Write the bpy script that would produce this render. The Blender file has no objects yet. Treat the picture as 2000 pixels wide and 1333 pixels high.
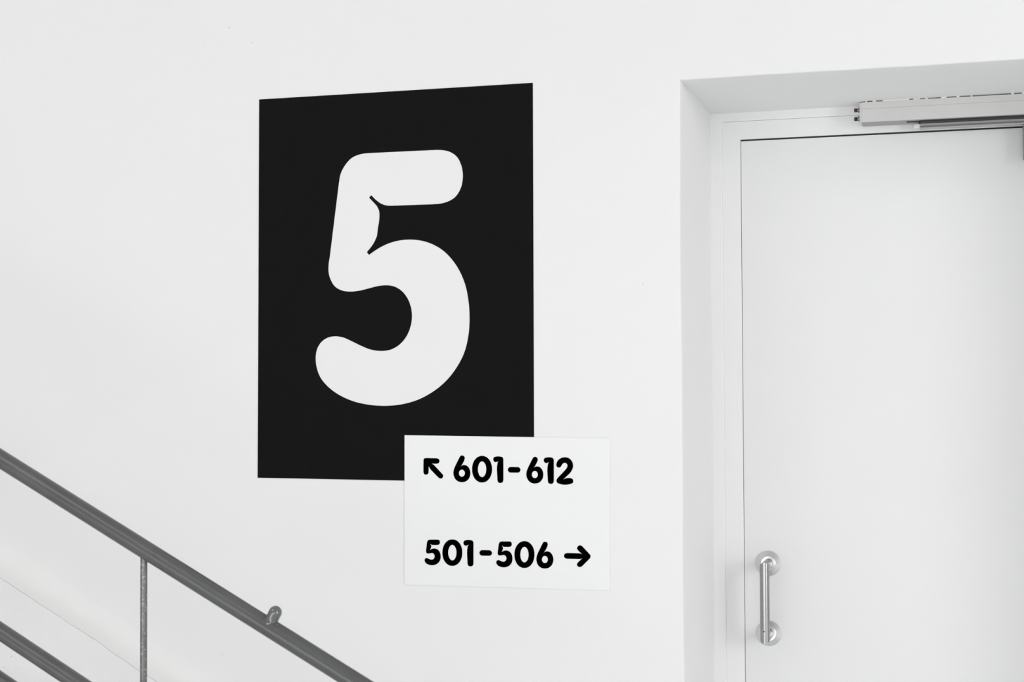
import bpy, bmesh, math, random
from mathutils import Vector, Matrix, noise
from mathutils.geometry import tessellate_polygon

# ------------------------------------------------------------------ camera
F_PX = 2974.0                       # focal length in pixels of the 2000 px wide frame
EYE = Vector((0.0, -3.138, 1.5))    # wall_back is the plane y = 0, the floor z = 0
YAW, PITCH, ROLL = (math.radians(a) for a in (-16.055, 1.675, -0.2473))
_f = Vector((math.sin(YAW)*math.cos(PITCH), math.cos(YAW)*math.cos(PITCH), math.sin(PITCH)))
_r = Vector((math.cos(YAW), -math.sin(YAW), 0)); _u = _r.cross(_f)
R2 = math.cos(ROLL)*_r + math.sin(ROLL)*_u
U2 = -math.sin(ROLL)*_r + math.cos(ROLL)*_u

def at(px, py, y=0.0):
    """point where the sight line through a photo pixel meets the plane Y = y (used for measuring the place)"""
    d = R2*((px-1000)/F_PX) - U2*((py-666.5)/F_PX) + _f
    return EYE + d*((y-EYE.y)/d.y)

sc = bpy.context.scene
col = sc.collection
cam = bpy.data.cameras.new('camera'); cam_o = bpy.data.objects.new('camera', cam); col.objects.link(cam_o)
cam_o.matrix_world = Matrix(((R2.x, U2.x, -_f.x, EYE.x), (R2.y, U2.y, -_f.y, EYE.y), (R2.z, U2.z, -_f.z, EYE.z), (0, 0, 0, 1)))
cam.sensor_fit = 'HORIZONTAL'; cam.sensor_width = 36; cam.lens = F_PX*36/2000
cam.clip_start = 0.05
cam.dof.use_dof = True; cam.dof.focus_distance = 3.5; cam.dof.aperture_fstop = 5.6
sc.camera = cam_o

# ------------------------------------------------------------------ light
sc.view_settings.view_transform = 'Standard'; sc.view_settings.look = 'None'
sc.view_settings.gamma = 1; sc.view_settings.use_curve_mapping = False
sc.view_settings.exposure = 0.215
w = bpy.data.worlds.new('daylight'); sc.world = w; w.use_nodes = True
bg = w.node_tree.nodes['Background']; bg.inputs['Color'].default_value = (1.0, 1.0, 1.0, 1); bg.inputs['Strength'].default_value = 0.2

def area(name, loc, target, sx, sy, power, color=(1, 1, 1)):
    l = bpy.data.lights.new(name, 'AREA'); l.shape = 'RECTANGLE'; l.size = sx; l.size_y = sy; l.energy = power; l.color = color
    o = bpy.data.objects.new(name, l); col.objects.link(o); o.location = loc
    o.rotation_euler = (Vector(target)-Vector(loc)).to_track_quat('-Z', 'Z').to_euler()
    return o
area('low_fill_front', (-1.8, -6.4, 0.6), (-1.6, 0, 0.3), 7.0, 1.1, 98)  # added low fill that evens out the lower wall; no window is built here
area('window_daylight_right', (4.9, -3.6, 1.1), (0, -1.9, 0.5), 5.0, 2.2, 222)
area('overhead_fill_stairs', (-2.6, -2.4, 3.45), (-2.2, -1.6, 0), 2.5, 1.6, 34)  # added overhead fill to brighten the dado cove; the ceiling has no opening

# ------------------------------------------------------------------ materials
def mat(name, rgb, rough=0.6, metal=0.0, spec=0.5, noise_amt=0.0, nscale=8.0, bump=0.0, bscale=60.0, rough_var=0.0, specks=None):
    m = bpy.data.materials.new(name); m.use_nodes = True
    nt = m.node_tree; b = nt.nodes['Principled BSDF']
    b.inputs['Roughness'].default_value = rough; b.inputs['Metallic'].default_value = metal
    b.inputs['Specular IOR Level'].default_value = spec
    tc = nt.nodes.new('ShaderNodeTexCoord')
    n = nt.nodes.new('ShaderNodeTexNoise'); n.inputs['Scale'].default_value = nscale; n.inputs['Detail'].default_value = 5
    nt.links.new(tc.outputs['Object'], n.inputs['Vector'])
    r = nt.nodes.new('ShaderNodeValToRGB'); nt.links.new(n.outputs['Fac'], r.inputs['Fac'])
    r.color_ramp.elements[0].position = 0.3; r.color_ramp.elements[1].position = 0.7
    a = [c*(1-noise_amt) for c in rgb]; c2 = [min(1, c*(1+noise_amt)) for c in rgb]
    r.color_ramp.elements[0].color = (*a, 1); r.color_ramp.elements[1].color = (*c2, 1)
    out = r.outputs['Color']
    if specks:
        v = nt.nodes.new('ShaderNodeTexNoise'); v.inputs['Scale'].default_value = specks[0]; v.inputs['Detail'].default_value = 3
        nt.links.new(tc.outputs['Object'], v.inputs['Vector'])
        vr = nt.nodes.new('ShaderNodeValToRGB'); nt.links.new(v.outputs['Fac'], vr.inputs['Fac'])
        vr.color_ramp.elements[0].position = specks[1]; vr.color_ramp.elements[1].position = specks[1]+0.03
        vr.color_ramp.elements[0].color = (0, 0, 0, 1); vr.color_ramp.elements[1].color = (1, 1, 1, 1)
        mx = nt.nodes.new('ShaderNodeMixRGB'); nt.links.new(vr.outputs['Color'], mx.inputs['Fac'])
        nt.links.new(out, mx.inputs['Color1']); mx.inputs['Color2'].default_value = (*specks[2], 1)
        out = mx.outputs['Color']
    nt.links.new(out, b.inputs['Base Color'])
    if rough_var:
        mr = nt.nodes.new('ShaderNodeMapRange'); nt.links.new(n.outputs['Fac'], mr.inputs['Value'])
        mr.inputs['To Min'].default_value = rough-rough_var; mr.inputs['To Max'].default_value = rough+rough_var
        nt.links.new(mr.outputs['Result'], b.inputs['Roughness'])
    if bump:
        n2 = nt.nodes.new('ShaderNodeTexNoise'); n2.inputs['Scale'].default_value = bscale; n2.inputs['Detail'].default_value = 4
        nt.links.new(tc.outputs['Object'], n2.inputs['Vector'])
        bp = nt.nodes.new('ShaderNodeBump'); bp.inputs['Strength'].default_value = bump; bp.inputs['Distance'].default_value = 0.002
        nt.links.new(n2.outputs['Fac'], bp.inputs['Height']); nt.links.new(bp.outputs['Normal'], b.inputs['Normal'])
    return m

WHITE = (0.855, 0.855, 0.851)
M_wall = mat('painted_plaster', WHITE, 0.75, spec=0.3, noise_amt=0.006, nscale=2.5, bump=0.12, bscale=25, specks=(140, 0.80, (0.55, 0.55, 0.54)))
M_dado = mat('rough_dado_plaster', (0.845, 0.837, 0.84), 0.6, spec=0.35, noise_amt=0.014, nscale=7, bump=0.9, bscale=38, specks=(110, 0.76, (0.45, 0.44, 0.43)))
M_wood = mat('white_frame_paint', (0.89, 0.89, 0.885), 0.5, spec=0.35, noise_amt=0.006, nscale=5, bump=0.05, bscale=40)
M_leaf = mat('white_door_paint', (0.84, 0.84, 0.836), 0.55, spec=0.3, noise_amt=0.008, nscale=3, bump=0.05, bscale=30)
M_black = mat('matt_black_vinyl', (0.0090, 0.0085, 0.0084), 0.8, spec=0.04, noise_amt=0.03, nscale=20)
M_num = mat('white_numeral_vinyl', (0.86, 0.86, 0.855), 0.8, spec=0.2, noise_amt=0.004, nscale=4)
M_plate = mat('satin_white_plate', (0.90, 0.90, 0.90), 0.8, spec=0.2, noise_amt=0.003, nscale=4)
M_ink = mat('dense_black_print', (0.0003, 0.0003, 0.0003), 1.0, spec=0.0, noise_amt=0.1, nscale=20)
M_steel = mat('brushed_steel', (0.36, 0.36, 0.355), 0.27, metal=1.0, noise_amt=0.03, nscale=12)
M_rose = mat('satin_steel_rose', (0.70, 0.70, 0.69), 0.3, metal=1.0, noise_amt=0.03, nscale=30)
M_alu = mat('silver_housing', (0.66, 0.66, 0.645), 0.5, metal=0.15, noise_amt=0.02, nscale=10)
M_alu2 = mat('aluminium_arm', (0.55, 0.55, 0.55), 0.35, metal=0.8, noise_amt=0.04, nscale=20)
M_dark = mat('dark_slot', (0.02, 0.02, 0.02), 0.6, noise_amt=0.1, nscale=20)
M_red = mat('dark_red_plastic', (0.06, 0.012, 0.012), 0.4, noise_amt=0.1, nscale=50)
M_blkp = mat('black_plastic', (0.008, 0.008, 0.008), 0.4, noise_amt=0.1, nscale=50)
M_wplast = mat('white_plastic', (0.8, 0.8, 0.8), 0.35, noise_amt=0.02, nscale=50)
M_rail = mat('grey_gloss_enamel', (0.092, 0.093, 0.095), 0.30, spec=0.55, noise_amt=0.12, nscale=9, bump=0.5, bscale=35, rough_var=0.08, specks=(60, 0.74, (0.30, 0.30, 0.30)))
M_post = mat('worn_grey_enamel', (0.11, 0.11, 0.113), 0.2, spec=0.9, noise_amt=0.2, nscale=30, bump=0.3, bscale=180, specks=(220, 0.62, (0.30, 0.30, 0.30)))
M_floor = mat('pale_concrete', (0.81, 0.83, 0.865), 0.5, noise_amt=0.05, nscale=3, bump=0.1)
M_step = mat('pale_step_terrazzo', (0.7, 0.7, 0.7), 0.5, noise_amt=0.08, nscale=60)
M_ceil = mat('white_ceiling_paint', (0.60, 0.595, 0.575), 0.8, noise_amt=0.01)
M_brack = mat('grey_bracket_metal', (0.30, 0.31, 0.29), 0.4, metal=0.5, noise_amt=0.03)

# ------------------------------------------------------------------ mesh helpers
def link(name, bm, m, parent=None, smooth=False, bevel=None, auto=None):
    me = bpy.data.meshes.new(name); bmesh.ops.recalc_face_normals(bm, faces=bm.faces); bm.to_mesh(me); bm.free()
    me.materials.append(m)
    if smooth:
        for p in me.polygons: p.use_smooth = True
        if auto: me.set_sharp_from_angle(angle=math.radians(auto))
    o = bpy.data.objects.new(name, me); col.objects.link(o)
    if bevel:
        b = o.modifiers.new('bevel', 'BEVEL'); b.width = bevel; b.segments = 3; b.limit_method = 'ANGLE'
        b.angle_limit = math.radians(35)
    if parent:
        o.parent = parent; o.matrix_parent_inverse = Matrix.Translation(parent.location).inverted()
    return o

def tag(o, label=None, cat=None, group=None, kind=None):
    if label: o['label'] = label
    if cat: o['category'] = cat
    if group: o['group'] = group
    if kind: o['kind'] = kind
    return o

def empty(name, loc, label=None, cat=None, kind=None):
    o = bpy.data.objects.new(name, None); col.objects.link(o); o.location = loc; o.empty_display_size = 0.1
    return tag(o, label, cat, kind=kind)

def box(bm, x0, x1, y0, y1, z0, z1):
    v = [bm.verts.new((x, y, z)) for x in (x0, x1) for y in (y0, y1) for z in (z0, z1)]
    for f in ((0, 1, 3, 2), (4, 6, 7, 5), (0, 4, 5, 1), (2, 3, 7, 6), (0, 2, 6, 4), (1, 5, 7, 3)): bm.faces.new([v[i] for i in f])

def boxo(name, x0, x1, y0, y1, z0, z1, m, parent=None, bevel=None):
    bm = bmesh.new(); box(bm, x0, x1, y0, y1, z0, z1); return link(name, bm, m, parent, bevel=bevel, smooth=bool(bevel), auto=30 if bevel else None)

def lathe(bm, prof, origin, axis, seg=48):
    """profile (distance along axis, radius) turned about an axis"""
    axis = Vector(axis).normalized(); q = axis.to_track_quat('Z', 'Y'); rings = []
    for t, r in prof:
        if r < 1e-7: rings.append([bm.verts.new(Vector(origin)+axis*t)])
        else: rings.append([bm.verts.new(Vector(origin)+q @ Vector((r*math.cos(a), r*math.sin(a), t))) for a in (2*math.pi*k/seg for k in range(seg))])
    for A, B in zip(rings, rings[1:]):
        for k in range(seg):
            k2 = (k+1) % seg
            if len(A) == 1 and len(B) == 1: continue
            if len(A) == 1: bm.faces.new((A[0], B[k], B[k2]))
            elif len(B) == 1: bm.faces.new((A[k], B[0], A[k2]))
            else: bm.faces.new((A[k], B[k], B[k2], A[k2]))
    if len(rings[0]) > 1: bm.faces.new(rings[0])
    if len(rings[-1]) > 1: bm.faces.new(rings[-1][::-1])

def smoothpath(pts):
    """closed outline; points (x, y) or (x, y, 1) for a sharp corner; Catmull-Rom between"""
    n = len(pts); out = []
    for i in range(n):
        p0, p1, p2, p3 = (pts[(i+k) % n] for k in (-1, 0, 1, 2))
        s1, s2 = len(p1) > 2, len(p2) > 2
        a, b, c, d = (Vector(p[:2]) for p in (p0, p1, p2, p3))
        L = (c-b).length
        def tan(prev, cur, nxt):
            l0, l1 = max((cur-prev).length, 1e-6), max((nxt-cur).length, 1e-6)
            return ((cur-prev)/l0*l1 + (nxt-cur)/l1*l0)/(l0+l1)   # unit-ish tangent favouring the shorter side
        t1 = (c-b)/L if s1 else tan(a, b, c)
        t2 = (c-b)/L if s2 else tan(b, c, d)
        if s1 and s2: out.append(b); continue
        k = 5
        for j in range(k):
            t = j/k
            h = ((2*t**3-3*t**2+1)*b + (t**3-2*t**2+t)*L*t1 + (-2*t**3+3*t**2)*c + (t**3-t**2)*L*t2)
            out.append(h)
    return out

def slab(name, loops, y_front, y_back, m, parent, ym=0.0):
    """flat cut-out: loops of photo pixels measured on the wall plane, extruded to a thin sheet"""
    bm = bmesh.new(); L3 = []
    for lp in loops: L3.append([at(p[0], p[1], ym) for p in lp])
    tris = tessellate_polygon([[Vector((p.x*1000, p.z*1000, 0)) for p in lp] for lp in L3])
    fr = [bm.verts.new((p.x, y_front, p.z)) for lp in L3 for p in lp]
    bk = [bm.verts.new((p.x, y_back, p.z)) for lp in L3 for p in lp]
    for t in tris:
        try: bm.faces.new([fr[i] for i in t])
        except ValueError: pass
        try: bm.faces.new([bk[i] for i in reversed(t)])
        except ValueError: pass
    k = 0
    for lp in L3:
        n = len(lp)
        for i in range(n):
            j = (i+1) % n; bm.faces.new((fr[k+i], fr[k+j], bk[k+j], bk[k+i]))
        k += n
    return link(name, bm, m, parent)

# ------------------------------------------------------------------ measures
RV = 0.4235                                    # depth of the door recess
XL = at(1331.5, 700).x; ZT = at(1328.5, 155).z - 0.001
XR = 0.53
X0, X1, ZC = -4.6, 5.0, 3.5

# ------------------------------------------------------------------ the room
# back wall with the plastered recess: one mesh, its arris slightly wavy as hand-trowelled plaster is
def wob(s, k=0.0): return 0.0016*noise.noise(Vector((s*3.1, k, 0.3))) + 0.0007*noise.noise(Vector((s*13, k+4, 1.7)))
path = []
nz, nx = 60, 30
for i in range(nz): path.append((XL, ZT*i/nz, (-1, 0)))
cs = (-1, 1)
for i in range(nx+1): path.append((XL+(XR-XL)*i/nx, ZT, (0, 1)))
path[nz] = (XL, ZT, cs); path[-1] = (XR, ZT, (1, 1))
for i in range(1, nz+1): path.append((XR, ZT*(1-i/nz), (1, 0)))
bm = bmesh.new()
rb = 0.004
prof = [(rb, 0.0), (rb*0.62, rb*0.08), (rb*0.29, rb*0.29), (rb*0.08, rb*0.62), (0, rb)] + [(0, rb+(RV+0.05-rb)*t) for t in (0.1, 0.25, 0.5, 0.75, 1.0)]
rings = []
for j, (off, y) in enumerate(prof):
    ring = []
    for i, (x, z, nrm) in enumerate(path):
        wv = wob(i*0.035)*(1.0 if j < 5 else 0.55) + (wob(i*0.035, 9)*0.5 if j >= 5 else 0)
        o2 = off + wv
        zz = z + nrm[1]*o2 if nrm[1] else z
        ring.append(bm.verts.new((x+nrm[0]*o2, y, zz)))
    rings.append(ring)
for A, B in zip(rings, rings[1:]):
    for i in range(len(path)-1): bm.faces.new((A[i], A[i+1], B[i+1], B[i]))
outer = [(X0, 0), (X0, ZC), (X1, ZC), (X1, 0)]
ov = [bm.verts.new((x, 0, z)) for x, z in outer]
loop = ov + rings[0][::-1]
for t in tessellate_polygon([[Vector((v.co.x, v.co.z, 0)) for v in loop]]):
    try: bm.faces.new([loop[i] for i in t])
    except ValueError: pass
wall = link('wall_back', bm, M_wall); tag(wall, kind='structure')
for p in wall.data.polygons: p.use_smooth = (abs(p.normal.y) < 0.999)
wall.data.set_sharp_from_angle(angle=math.radians(40))

tag(boxo('floor', X0, X1, -6.5, 1.0, -0.12, 0.0, M_floor), kind='structure')
tag(boxo('ceiling', X0, X1, -6.5, 1.0, ZC, ZC+0.12, M_ceil), kind='structure')
tag(boxo('wall_right', X1, X1+0.12, -6.5, 1.0, 0, ZC, M_ceil), kind='structure')
tag(boxo('wall_left', X0-0.12, X0, -6.5, 1.0, 0, ZC, M_ceil), kind='structure')

# stair direction, measured on the plane of the railing
GY = -0.60
ra, rbb = at(0, 896, GY), at(695, 1333, GY)
SL = (rbb.z-ra.z)/(rbb.x-ra.x)                       # dz/dx, falls to the right
SD = Vector((1, 0, SL)).normalized(); SN = Vector((-SL, 0, 1)).normalized()

# plastered dado that climbs with the stairs: coved top running out of the wall, uneven lower edge, rough face below
ds = at(0, 1127, -0.044); 
bm = bmesh.new(); rings = []
xa, xb = X0+0.02, -0.75; n = 150
SLD = (at(272, 1307, -0.044).z-ds.z)/(at(272, 1307, -0.044).x-ds.x)
cprof = [(0.070, 0.0012), (0.052, -0.0012), (0.038, -0.0045), (0.027, -0.0095), (0.018, -0.0165), (0.0105, -0.0255), (0.0045, -0.0350), (0.0, -0.0440), (-0.0025, -0.0432), (-0.005, -0.0408), (-0.010, -0.0416), (-0.2, -0.042), (-0.6, -0.042), (-1.4, -0.042)]
for i in range(n+1):
    x = xa+(xb-xa)*i/n; base = ds.z+SLD*(x-ds.x)
    wv = 0.004*noise.noise(Vector((x*7, 0, 0)))+0.003*noise.noise(Vector((x*27, 2, 0)))
    ring = []
    for j, (dz, y) in enumerate(cprof):
        z = max(base+dz+wv*(1.0 if j >= 3 else 1.5), 0.001*(len(cprof)-j))
        ring.append(bm.verts.new((x, y+(0.0008*noise.noise(Vector((x*9, dz*9, 3))) if 2 < j else 0), z)))
    rings.append(ring)
for A, B in zip(rings, rings[1:]):
    for k in range(len(cprof)-1):
        bm.faces.new((A[k], B[k], B[k+1], A[k+1]))
dado = link('trim_1', bm, M_dado, smooth=True, auto=50); dado.data.materials.append(M_wall)
for p in dado.data.polygons:
    if p.index % (len(cprof)-1) < 7: p.material_index = 1
tag(dado, 'rough white plaster dado climbing with the stairs', kind='structure')

# stair flight between the railing and the wall
RISE, GO = 0.155, 0.155/abs(SL)
flight = empty('stair_flight', (-1.0, -0.45, 0), 'pale stair flight rising to the left between railing and wall', 'stairs')
x = rbb.x-0.02
for k in range(9):
    z = RISE*(k+1)
    xl = max(x-GO-0.02, X0+0.05)
    if x-GO < X0+0.1: break
    boxo('step', x-GO-0.001, x, -0.575, -0.04, 0.001, z, M_step, flight, bevel=0.006)
    x -= GO

# paint chips and a hairline scratch on the wall
def chip(px, py, r, ang=0.0, el=1.0):
    bm = bmesh.new(); c = at(px, py); vs = []
    for k in range(9):
        a = 2*math.pi*k/9; rr = r*(0.8+0.3*random.random()); dx, dz = rr*math.cos(a)*el, rr*math.sin(a)
        vs.append(bm.verts.new((c.x+dx*math.cos(ang)-dz*math.sin(ang), -0.0004, c.z+dx*math.sin(ang)+dz*math.cos(ang))))
    bm.faces.new(vs)
    r_ = bmesh.ops.extrude_face_region(bm, geom=bm.faces[:])
    for v in [g for g in r_['geom'] if isinstance(g, bmesh.types.BMVert)]: v.co.y = 0.001
    return link('paint_chip', bm, M_chip, wall)
M_chip = mat('chipped_paint_grey', (0.36, 0.36, 0.35), 0.8, noise_amt=0.1, nscale=200)
random.seed(4)
for a in ((1255.3, 555.4, 0.0010), (493, 83.6, 0.0010), (400.5, 84.5, 0.0008), (448, 54, 0.0009, 1.2, 2.0), (396, 71, 0.0006), (437, 91, 0.0006), (313, 1287, 0.0009), (116.5, 1278, 0.0010, 0.2, 1.6), (434, 1279, 0.0009), (711, 1265, 0.0006), (1425.5, 851, 0.0006)):
    if a[0] > 1400: continue
    chip(*a)

# ------------------------------------------------------------------ door in the recess
DY = RV
door = empty('door_1', ((XL+XR)/2, DY, 0), 'white flush door set deep in a plastered recess', kind='structure')
xs = at(1394.5, 690, DY).x; xg = at(1413.2, 680, DY).x; xd = at(1450.2, 690, DY).x
zg = at(1411, 238.3, DY).z; zd = at(1447, 272.6, DY).z
XRd = XR-(xd-XL); XRg = XR-(xg-XL)
ft = 0.004
def uframe(name, x0, x1, z1, th_s, th_t, yf, yb, m, parent, bev):
    """upside-down U: two uprights and a head, mitred as one piece"""
    bm = bmesh.new()
    pts_o = [(x0, 0.0), (x0, z1), (x1, z1), (x1, 0.0)]
    pts_i = [(x0+th_s, 0.0), (x0+th_s, z1-th_t), (x1-th_s, z1-th_t), (x1-th_s, 0.0)]
    V = {}
    for tag_, pts in (('o', pts_o), ('i', pts_i)):
        for k, (x, z) in enumerate(pts):
            for yy in (yf, yb): V[tag_, k, yy] = bm.verts.new((x, yy, z))
    for k in range(3):
        bm.faces.new((V['o', k, yf], V['o', k+1, yf], V['i', k+1, yf], V['i', k, yf]))
        bm.faces.new((V['o', k, yb], V['i', k, yb], V['i', k+1, yb], V['o', k+1, yb]))
        bm.faces.new((V['o', k, yf], V['o', k, yb], V['o', k+1, yb], V['o', k+1, yf]))
        bm.faces.new((V['i', k, yf], V['i', k+1, yf], V['i', k+1, yb], V['i', k, yb]))
    for k in (0, 3): bm.faces.new((V['o', k, yf], V['i', k, yf], V['i', k, yb], V['o', k, yb]))
    return link(name, bm, m, parent, bevel=bev, smooth=True, auto=30)
uframe('cover_strip', XL-0.004, XR+0.004, ZT+0.004, xg-XL+0.004+0.0005, ZT+0.004-zg+0.0005, DY-0.003, DY+0.03, M_wood, door, 0.0022)
uframe('door_frame', xg+0.0005, XRg-0.0005, zg-0.0008, xd-xg-0.0012, zg-zd-0.0008, DY+0.001, DY+0.07, M_wood, door, 0.0007)
# rebate behind the leaf, closes the gap to darkness
M_reb = mat('dark_rubber_seal', (0.03, 0.03, 0.03), 0.8, noise_amt=0.1)
uframe('door_seal', xg+0.004, XRg-0.004, zg-0.004, xd-xg+0.02, zg-zd+0.02, DY+0.049, DY+0.068, M_reb, door, None)
boxo('head_seal', xd-0.002, XRd+0.002, DY+0.006, DY+0.0485, zd-0.0030, zd-0.0002, M_reb, door)
leaf = boxo('door_leaf', xd+0.0004, XRd-0.0015, DY+0.0015, DY+0.046, 0.008, zd-0.0041, M_leaf, door, bevel=0.0007)

# pull handle: two stepped roses and a mitred bar
hand = empty('pull_handle', at(1501, 1170, DY), )
hand.parent = door; hand.matrix_parent_inverse = Matrix.Translation(door.location).inverted()
fy = DY+0.0015
c1, c2 = at(1500.6, 1101, DY), at(1502.2, 1237.8, DY)
cx = (c1.x+c2.x)/2; r_rose = 24.6*3.52/F_PX
r_bar = 9.3*3.45/F_PX; stand = 0.078
def sub(name, bm, m, **k):
    o = link(name, bm, m, None, **k); o.parent = hand
    o.matrix_parent_inverse = (Matrix.Translation(door.location) @ hand.matrix_parent_inverse @ Matrix.Translation(hand.location)).inverted() if False else Matrix.Translation(hand.location).inverted()
    return o
for c in (c1, c2):
    bm = bmesh.new(); R = r_rose
    lathe(bm, [(0, R), (0.0022, R), (0.003, R*0.985), (0.0034, R*0.95), (0.0062, R*0.62), (0.0070, R*0.60), (0.0078, R*0.585), (0.0082, R*0.56), (0.0082, R*0.40), (0.0070, R*0.40)], (cx, fy, c.z), (0, -1, 0), 64)
    sub('rosette', bm, M_rose, smooth=True, auto=28)
# bar: posts and grip swept with sharp mitres
bm = bmesh.new(); seg = 40
zt, zb = c1.z, c2.z
P = [Vector((cx, fy-0.006, zt)), Vector((cx, fy-stand, zt)), Vector((cx, fy-stand, zb)), Vector((cx, fy-0.006, zb))]
rings = []
for i, p in enumerate(P):
    ring = []
    for k in range(seg):
        a = 2*math.pi*k/seg; u, v = r_bar*math.cos(a), r_bar*math.sin(a)
        # v: the direction in the bend plane, outward
        if i == 0: q = Vector((u, 0, v))
        elif i == 1: q = Vector((u, -v, v))
        elif i == 2: q = Vector((u, -v, -v))
        else: q = Vector((u, 0, -v))
        ring.append(bm.verts.new(p+q))
    rings.append(ring)
for A, B in zip(rings, rings[1:]):
    for k in range(seg): bm.faces.new((A[k], A[(k+1) % seg], B[(k+1) % seg], B[k]))
sub('grip_bar', bm, M_steel, smooth=True, auto=40)
bm = bmesh.new()
sp = Vector((cx-0.001, fy-stand-r_bar+0.0004, at(1493, 1233.2, fy-stand).z))
lathe(bm, [(0, 0.0016), (0.0012, 0.0016)], sp, (0, -1, 0), 16); sub('grub_screw', bm, M_dark)

# ------------------------------------------------------------------ door closer above the door
HF = DY-0.062
hx0 = at(1682, 220, HF).x; hz0 = at(1683, 238.6, HF).z; hz1 = min(at(1686, 197.6, HF).z, ZT-0.0022)
hx1 = 0.44
clo = empty('door_closer', ((hx0+hx1)/2, DY, hz0), 'long silver overhead door closer under the recess soffit', 'door closer')
bm = bmesh.new()
zl = at(1750, 209.3, HF).z
prof = [(HF, hz0), (HF, zl-0.0005), (HF+0.0007, zl), (HF, zl+0.0005), (HF, hz1-0.0008), (HF+0.0008, hz1), (DY-0.0045, hz1), (DY-0.0045, hz0-0.0005), (HF+0.0015, hz0-0.0005)]
A = [bm.verts.new((hx0, y, z)) for y, z in prof]; B = [bm.verts.new((hx1, y, z)) for y, z in prof]
for i in range(len(prof)):
    j = (i+1) % len(prof); bm.faces.new((A[i], A[j], B[j], B[i]))
bm.faces.new(A); bm.faces.new(B[::-1])
link('housing', bm, M_alu, clo)
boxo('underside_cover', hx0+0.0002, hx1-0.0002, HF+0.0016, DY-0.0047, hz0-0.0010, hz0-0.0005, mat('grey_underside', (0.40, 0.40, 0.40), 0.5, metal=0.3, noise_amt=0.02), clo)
boxo('end_plate', hx0-0.0035, hx0-0.0001, HF+0.002, DY-0.006, hz0+0.0005, hz1-0.001, M_wplast, clo, bevel=0.001)
def knob(px, py, m):
    p = at(px, py, HF+0.028); bm = bmesh.new(); 
    e = hx0-0.0036
    lathe(bm, [(0, 0.0036), (0.0045, 0.0036), (0.0052, 0.0026), (0.0105, 0.0026), (0.0105, 0.0048), (0.0112, 0.0052), (0.0175, 0.0052), (0.0182, 0.0046)], (e, HF+0.028, p.z), (-1, 0, 0), 20)
    return bm
for (py, m, lab) in ((216, M_red, 'dark red adjusting knob'), (233, M_blkp, 'black adjusting knob')):
    p = at(1669, py, HF+0.024); e = hx0-0.0036
    bm = bmesh.new(); lathe(bm, [(0, 0.0030), (0.0055, 0.0030)], (e, HF+0.024, p.z), (-1, 0, 0), 20)
    for dz in (0.0045, -0.0045): lathe(bm, [(0, 0.0022), (0.0045, 0.0022)], (e, HF+0.022, p.z+dz), (-1, 0, 0), 6)
    sock = link('socket', bm, M_steel, clo, smooth=True, auto=30)
    bm = bmesh.new(); lathe(bm, [(0, 0.0040), (0.0008, 0.0043), (0.0068, 0.0043), (0.0075, 0.0038)], (e-0.0056, HF+0.024, p.z), (-1, 0, 0), 20)
    kn = link('knob', bm, m, clo, smooth=True, auto=30); kn['label'] = lab
# old caulk left in pieces in the gap under the soffit
for a, b in ((1690, 1693), (1704, 1711), (1724, 1776), (1784, 1797), (1807, 1812), (1838, 1849), (1868, 1874), (1896, 1899), (1975, 1981), (1996, 2020)):
    boxo('caulk_bead', at(a, 190, HF).x, at(b, 190, HF).x, HF+0.0009, HF+0.006, hz1-0.0004, ZT+0.0015, M_wood, clo)
# underside slot, slider and arm
AY = HF+0.030
sx = at(1771, 240, AY).x
boxo('slot', sx, hx1-0.02, HF+0.012, HF+0.030, hz0-0.0016, hz0-0.0009, M_dark, clo)
ax0 = at(1797, 245, AY).x
def armz(px, py): return at(px, py, AY).z
zt1, zb1 = armz(1830, 240.2), armz(1830, 250.8)
boxo('slide_channel', at(1797, 240, HF+0.012).x, hx1-0.02, HF+0.010, HF+0.034, zt1+0.0008, hz0-0.0010, M_dark, clo)
bm = bmesh.new()
h = zt1-zb1
prof = [(AY, zt1), (AY, zt1-h*0.36), (AY+0.004, zt1-h*0.40), (AY+0.004, zt1-h*0.68), (AY-0.0005, zt1-h*0.72), (AY-0.0005, zb1), (AY+0.012, zb1), (AY+0.012, zt1)]
A = [bm.verts.new((ax0, y, z)) for y, z in prof]; B = [bm.verts.new((hx1-0.03, y, z)) for y, z in prof]
for i in range(len(prof)):
    j = (i+1) % len(prof); bm.faces.new((A[i], A[j], B[j], B[i]))
bm.faces.new(A); bm.faces.new(B[::-1]); link('slide_arm', bm, M_alu2, clo)
boxo('arm_groove_shade', ax0+0.0005, hx1-0.0305, AY+0.0015, AY+0.0039, zt1-h*0.70, zt1-h*0.38, mat('painted_groove_shade', (0.22, 0.22, 0.22), 0.5, metal=0.4, noise_amt=0.05), clo)  # darker strip laid in the arm's groove, its shade painted into the colour
g = at(1790, 246.5, AY-0.001)
bm = bmesh.new(); box(bm, g.x-0.0065, g.x+0.0070, AY-0.002, AY+0.012, g.z-0.0040, g.z+0.0055)
link('slider_block', bm, M_wplast, clo, bevel=0.002, smooth=True, auto=30)
g = at(1796.5, 239.5, AY-0.003); boxo('stop_pin', g.x-0.0025, g.x+0.0025, AY-0.003, AY+0.006, g.z-0.0028, g.z+0.0028, M_blkp, clo, bevel=0.0006)
# bracket screwed to the leaf, its edge just enters the frame
b0 = at(1998.8, 248, DY-0.042); b1 = at(1998.8, 308, DY-0.042)
br = boxo('leaf_bracket', b0.x, b0.x+0.055, DY-0.042, DY+0.0016, b1.z, at(1999, 249, DY).z, M_brack, clo, bevel=0.0015)

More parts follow.
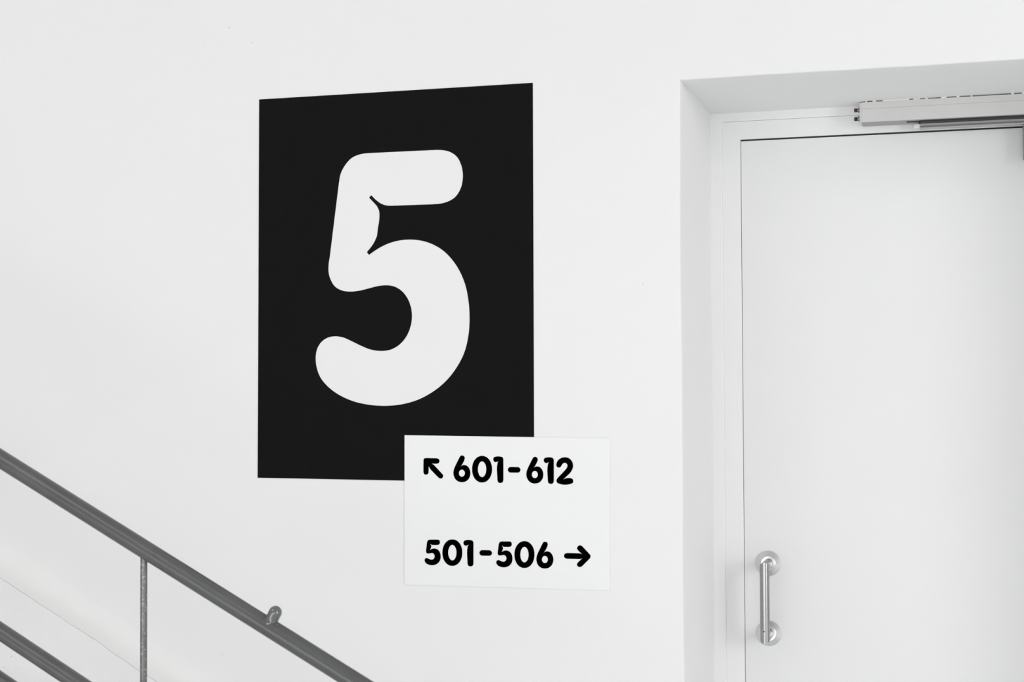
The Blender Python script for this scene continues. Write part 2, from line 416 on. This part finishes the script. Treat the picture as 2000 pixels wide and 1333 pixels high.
# ------------------------------------------------------------------ floor number panel
PT = 0.0007
sign = empty('floor_number_sign', at(770, 935), 'large black wall panel with a white rounded figure 5', 'sign')
slab('panel', [[(506.5, 194.5), (1040.7, 161.9), (1043.2, 854.5), (1043.1, 869), (503.4, 933.8)][0:2] + [(1043.2, 862)] + [(790.6, 939.4), (503.4, 933.8)]] if False else [[(506.5, 194.5), (1040.7, 161.9), (1043.2, 854.5), (1043.3, 943.6), (790.6, 939.4), (503.4, 933.8)]], -PT, 0.0, M_black, sign)
FIVE = [(721.0, 386.5, 1), (725.3, 381.4, 1), (735.5, 391.6), (748.5, 399.8), (762.8, 402.2), (770, 401.9, 1), (843.8, 399.4, 1), (862.6, 397.5), (876, 393.5), (886.9, 387.2), (898.6, 371.3), (904.2, 345.0), (901.4, 324.4), (891.6, 305.6), (877.6, 296.6), (858.8, 293.3), (843.8, 293.6, 1), (726, 299.2, 1), (720, 299.5), (705, 301.5), (688.1, 308.4), (674.1, 323.5), (665.6, 340.3), (662.3, 358, 1), (644.6, 501.3, 1), (642.1, 518.9), (642.4, 533.7), (645.9, 545.9), (655.4, 560.7), (667.5, 567.5), (685.1, 569.9), (702.6, 568), (721.5, 563.4), (740.4, 558.8), (755.3, 557.6), (770.1, 559.9), (783.6, 567.5), (795.8, 582.3), (803.1, 601.2), (805, 620.1), (802, 639), (793.1, 659.3), (778.2, 675.5), (762, 683.9), (743.1, 686), (724.2, 683.3), (705.3, 675.8), (686.4, 666.6), (670.2, 659.6), (655.4, 657.4), (640.5, 660.1), (628.4, 668.2), (620.3, 680.9), (617, 701.1), (619.4, 720), (627, 739), (640.5, 755.2), (662.1, 771.4), (689.1, 783.7), (721.5, 791.1), (751.2, 793.2), (783.6, 790.4), (816, 781.4), (843, 767.3), (870.1, 745.7), (891.7, 718.7), (906.5, 690.3), (914.6, 657.9), (917.3, 620.1), (915.4, 590.4), (909.2, 558), (898.4, 531), (883.6, 508.1), (864.7, 489.2), (843, 476.7), (821.4, 470.2), (799.8, 468.4), (778.2, 470.6), (759.3, 476.0), (740.4, 485.1), (721, 498.3, 1), (716.7, 493.0, 1), (729.4, 476.3), (735.6, 463.2), (738.8, 442.5), (741.4, 423.8), (741, 414.4), (736.9, 404.1), (729.4, 395.2)]
slab('numeral_five', [smoothpath(FIVE)], -PT-0.0003, -PT+0.0002, M_num, sign)['label'] = 'white rounded figure 5'

# ------------------------------------------------------------------ room direction plate, overlaps the panel's lower right corner
plate = empty('room_direction_sign', at(990, 1148), 'white plate with arrows reading 601-612 and 501-506, overlapping the black panel', 'sign')
QT = 0.0016
ring4 = [(790.7, 850.6), (1192.3, 856.6), (1192.3, 1153.8), (790.5, 1142.6)]
slab('plate', [ring4], -QT, -PT-0.0001, M_plate, plate)

def A_(pts, s=1/6.0606, ox=810, oy=880, dx=0, dy=0): return [((p[0]+dx)*s+ox, (p[1]+dy)*s+oy, *p[2:]) for p in pts]
SIX = [(530, 92), (541, 72), (563, 61), (585, 69), (596, 90), (592, 112), (576, 148), (560, 175), (545, 193, 1), (562, 181), (588, 175), (615, 181), (640, 203), (656, 235), (662, 272), (655, 312), (635, 347), (604, 370), (564, 378), (524, 371), (492, 350), (470, 315), (461, 270), (465, 235), (475, 205), (500, 152)]
ONE = [(968, 74), (1015, 74), (1037, 80), (1050, 97), (1052, 120, 1), (1052, 352, 1), (1044, 377), (1017, 388), (990, 377), (981, 352, 1), (981, 160), (985, 143), (996, 129, 1), (977, 137), (961, 141), (940, 130), (932, 108), (941, 84)]
TWO = [(1778, 83), (1820, 90), (1852, 115), (1872, 150), (1877, 190), (1868, 225), (1848, 260), (1815, 295), (1785, 322), (1757, 350, 1), (1775, 337), (1800, 331), (1850, 331), (1870, 340), (1879, 363), (1871, 388), (1848, 398), (1712, 396), (1690, 385), (1680, 365), (1684, 345), (1700, 322), (1745, 275), (1790, 225), (1808, 195), (1808, 170), (1795, 154), (1776, 149), (1757, 157), (1742, 178), (1728, 198), (1710, 206), (1688, 198), (1678, 175), (1684, 145), (1705, 112), (1740, 90)]
def ell(cx, cy, rx, ry, n=64, p=2.0):
    return [(cx+rx*math.copysign(abs(math.cos(2*math.pi*k/n))**(2/p), math.cos(2*math.pi*k/n)), cy+ry*math.copysign(abs(math.sin(2*math.pi*k/n))**(2/p), math.sin(2*math.pi*k/n))) for k in range(n)]
def cap(x0, x1, y0, y1, tilt=0.0, n=12):
    r = (y1-y0)/2; cy = (y0+y1)/2; out = []
    for k in range(n+1): a = math.pi/2+math.pi*k/n; out.append((x0+r+r*math.cos(a), cy-r*math.sin(a)))
    for k in range(n+1): a = -math.pi/2+math.pi*k/n; out.append((x1-r+r*math.cos(a), cy-r*math.sin(a)))
    m = (x0+x1)/2
    return [(x, y+tilt*(x-m)) for x, y in out]
ARROW1 = [(135, 92), (145, 92, 1), (262, 94.5, 1), (286, 103), (296, 128), (287, 151), (263, 160, 1), (200, 158, 1), (213, 162), (226, 170), (240, 184, 1), (331, 282, 1), (340, 302), (333, 323), (311, 336), (289, 328, 1), (198, 236, 1), (183, 215), (176, 203), (169, 189, 1), (167, 262, 1), (158, 281), (137, 290), (115, 281), (106, 262, 1), (107, 120, 1), (114, 99)]
ARROW2 = [(1655, 226, 1), (1799, 230, 1), (1821, 242, 1), (1775, 198, 1), (1764, 178), (1770, 157), (1794, 142), (1818, 150, 1), (1899, 238, 1), (1908, 250), (1911, 264), (1907, 276), (1899, 288, 1), (1817, 371, 1), (1794, 379), (1770, 369), (1763, 346), (1774, 327, 1), (1821, 283, 1), (1799, 291.5, 1), (1655, 288, 1), (1630, 278), (1622, 257), (1631, 235)]
S2 = 1/5.5556
def chars(name, loops, label):
    o = slab(name, loops, -QT-0.0003, -QT+0.0002, M_ink, plate); o['label'] = label
row1, row2 = 'in the upper row', 'in the lower row'
chars('arrow', [smoothpath(A_(ARROW1))], 'black arrow pointing up and left')
def six(f): return [smoothpath(f(SIX)), f(ell(561.5, 271.5, 35.5, 42, 40))]
chars('digit', six(lambda p: A_(p)), 'first 6 '+row1)
chars('digit', [A_(ell(800, 224, 118, 158, 64, 2.08)), A_(ell(800, 225, 49.5, 93, 48))], '0 '+row1)
chars('digit', [smoothpath(A_(ONE))], 'first 1 '+row1)
chars('dash', [A_(cap(1105, 1254, 198, 265, 0.01))], 'dash '+row1)
chars('digit', six(lambda p: A_(p, dx=863, dy=16)), 'second 6 '+row1)
chars('digit', [smoothpath(A_(ONE, dx=597, dy=11))], 'second 1 '+row1)
chars('digit', [smoothpath(A_(TWO))], '2 '+row1)
def mp(fr, to):
    (a0, b0, a1, b1), (c0, d0, c1, d1) = fr, to
    return lambda pts: [((p[0]-a0)/(a1-a0)*(c1-c0)*S2+c0*S2+810, (p[1]-b0)/(b1-b0)*(d1-d0)*S2+d0*S2+1040, *p[2:]) for p in pts]
f5 = [(x, y+0.0618*(x-767)*0.6, *s) for x, y, *s in FIVE]
for (x0, x1, y0, y1, lab) in ((110.5, 284, 77, 359, 'first 5 '), (888, 1063, 97, 382, 'second 5 ')):
    fn = mp((617, 291, 917.3, 793), (x0, y0, x1, y1))
    pts = []
    for x, y, *s in f5:
        px, py = fn([(x, y)])[0]; pts.append((px, py, *s))
    chars('digit', [smoothpath(pts)], lab+row2)
chars('digit', [A_(ell(411, 222, 108, 144, 64, 2.08), S2, 810, 1040), A_(ell(411, 222, 45, 84, 48), S2, 810, 1040)], 'first 0 '+row2)
chars('digit', [smoothpath(mp((932, 74, 1052, 388), (531, 86, 640, 372))(ONE))], '1 '+row2)
chars('dash', [A_(cap(705, 841, 195, 256, 0.015), S2, 810, 1040)], 'dash '+row2)
chars('digit', [A_(ell(1193, 243, 109, 146, 64, 2.08), S2, 810, 1040), A_(ell(1193, 244, 45, 84, 48), S2, 810, 1040)], 'second 0 '+row2)
f6 = mp((461, 61, 662, 378), (1322, 103, 1507, 395))
chars('digit', [smoothpath(f6(SIX)), f6(ell(561.5, 271.5, 35.5, 42, 40))], '6 '+row2)
chars('arrow', [smoothpath(A_(ARROW2, S2, 810, 1040))], 'black arrow pointing right')

# ------------------------------------------------------------------ grey stair railing in front of the wall
rail = empty('stair_railing', (-1.5, GY, 0), 'grey enamelled tubular railing slanting down in front of the wall', 'railing')
def tube(name, a, b, r, m, over=(1.0, 1.0), seg=32, n=60, sq=1.0):
    """straight tube, faintly uneven under its thick paint"""
    a, b = Vector(a), Vector(b); d = (b-a).normalized(); bm = bmesh.new(); rings = []
    e1 = SN if abs(d.z) < 0.9 else Vector((1, 0, 0)); e2 = d.cross(e1).normalized()
    L = (b-a).length
    for i in range(n+1):
        t = i/n; ring = []
        for k in range(seg):
            an = 2*math.pi*k/seg
            rr = r*(1+0.012*noise.noise(Vector((t*L*14, math.cos(an)*0.8, math.sin(an)*0.8))))
            ring.append(bm.verts.new(a+(b-a)*t+e1*rr*math.cos(an)*sq+e2*rr*math.sin(an)))
        rings.append(ring)
    for A, B in zip(rings, rings[1:]):
        for k in range(seg): bm.faces.new((A[k], A[(k+1) % seg], B[(k+1) % seg], B[k]))
    bm.faces.new(rings[0]); bm.faces.new(rings[-1][::-1])
    return link(name, bm, m, rail, smooth=True, auto=60)
def along(px, py, x):
    p = at(px, py, GY); return Vector((x, GY, p.z+SL*(x-p.x)))
XA, XB = -3.6, -0.86
tube('handrail', along(0, 896, XA), along(0, 896, XB), 0.0168, M_rail)
tube('middle_rail', along(0, 1233.5, XA), along(0, 1233.5, XB), 0.0158, M_rail)
tube('lower_rail', along(0, 1330, XA), along(0, 1330, XB), 0.0158, M_rail)
pr = 7.0*2.75/F_PX
def step_z(x): return max(0.0, RISE*math.floor((rbb.x-0.02-x)/GO+1)) if x < rbb.x-0.02 else 0.0
pp = at(280.7, 1200, GY)
gap = 1.27
for xx in (pp.x-gap, pp.x, ):
    tube('post', (xx, GY, along(0, 896, xx).z-0.008), (xx, GY, 0.001), pr, M_post, n=80, seg=24)
# end newel just outside the frame
tube('newel_post', (XB, GY, along(0, 896, XB).z+0.005), (XB, GY, 0.001), 0.0168, M_rail, n=20)
# stop stud on the handrail
base = at(524, 1218, GY); c = at(537.6, 1197.0, GY); ax = SN
r = 13.3*2.68/F_PX
L = (c-base).dot(ax)
o0 = c-ax*L*1.0
bm = bmesh.new()
pf = [(-0.004, r*1.0)]+[(L*0.1, r*1.22), (L*0.28, r*1.03), (L*0.6, r*0.99), (L, r)]
for k in range(1, 13):
    a = math.pi/2*k/12; pf.append((L+r*math.sin(a), r*math.cos(a) if k < 12 else 0))
lathe(bm, pf, o0, ax, 40)
tube_s = link('stop_stud', bm, mat('glossy_grey_enamel', (0.12, 0.121, 0.124), 0.12, spec=1.0, noise_amt=0.06, nscale=40, bump=0.15, bscale=120), rail, smooth=True, auto=60)
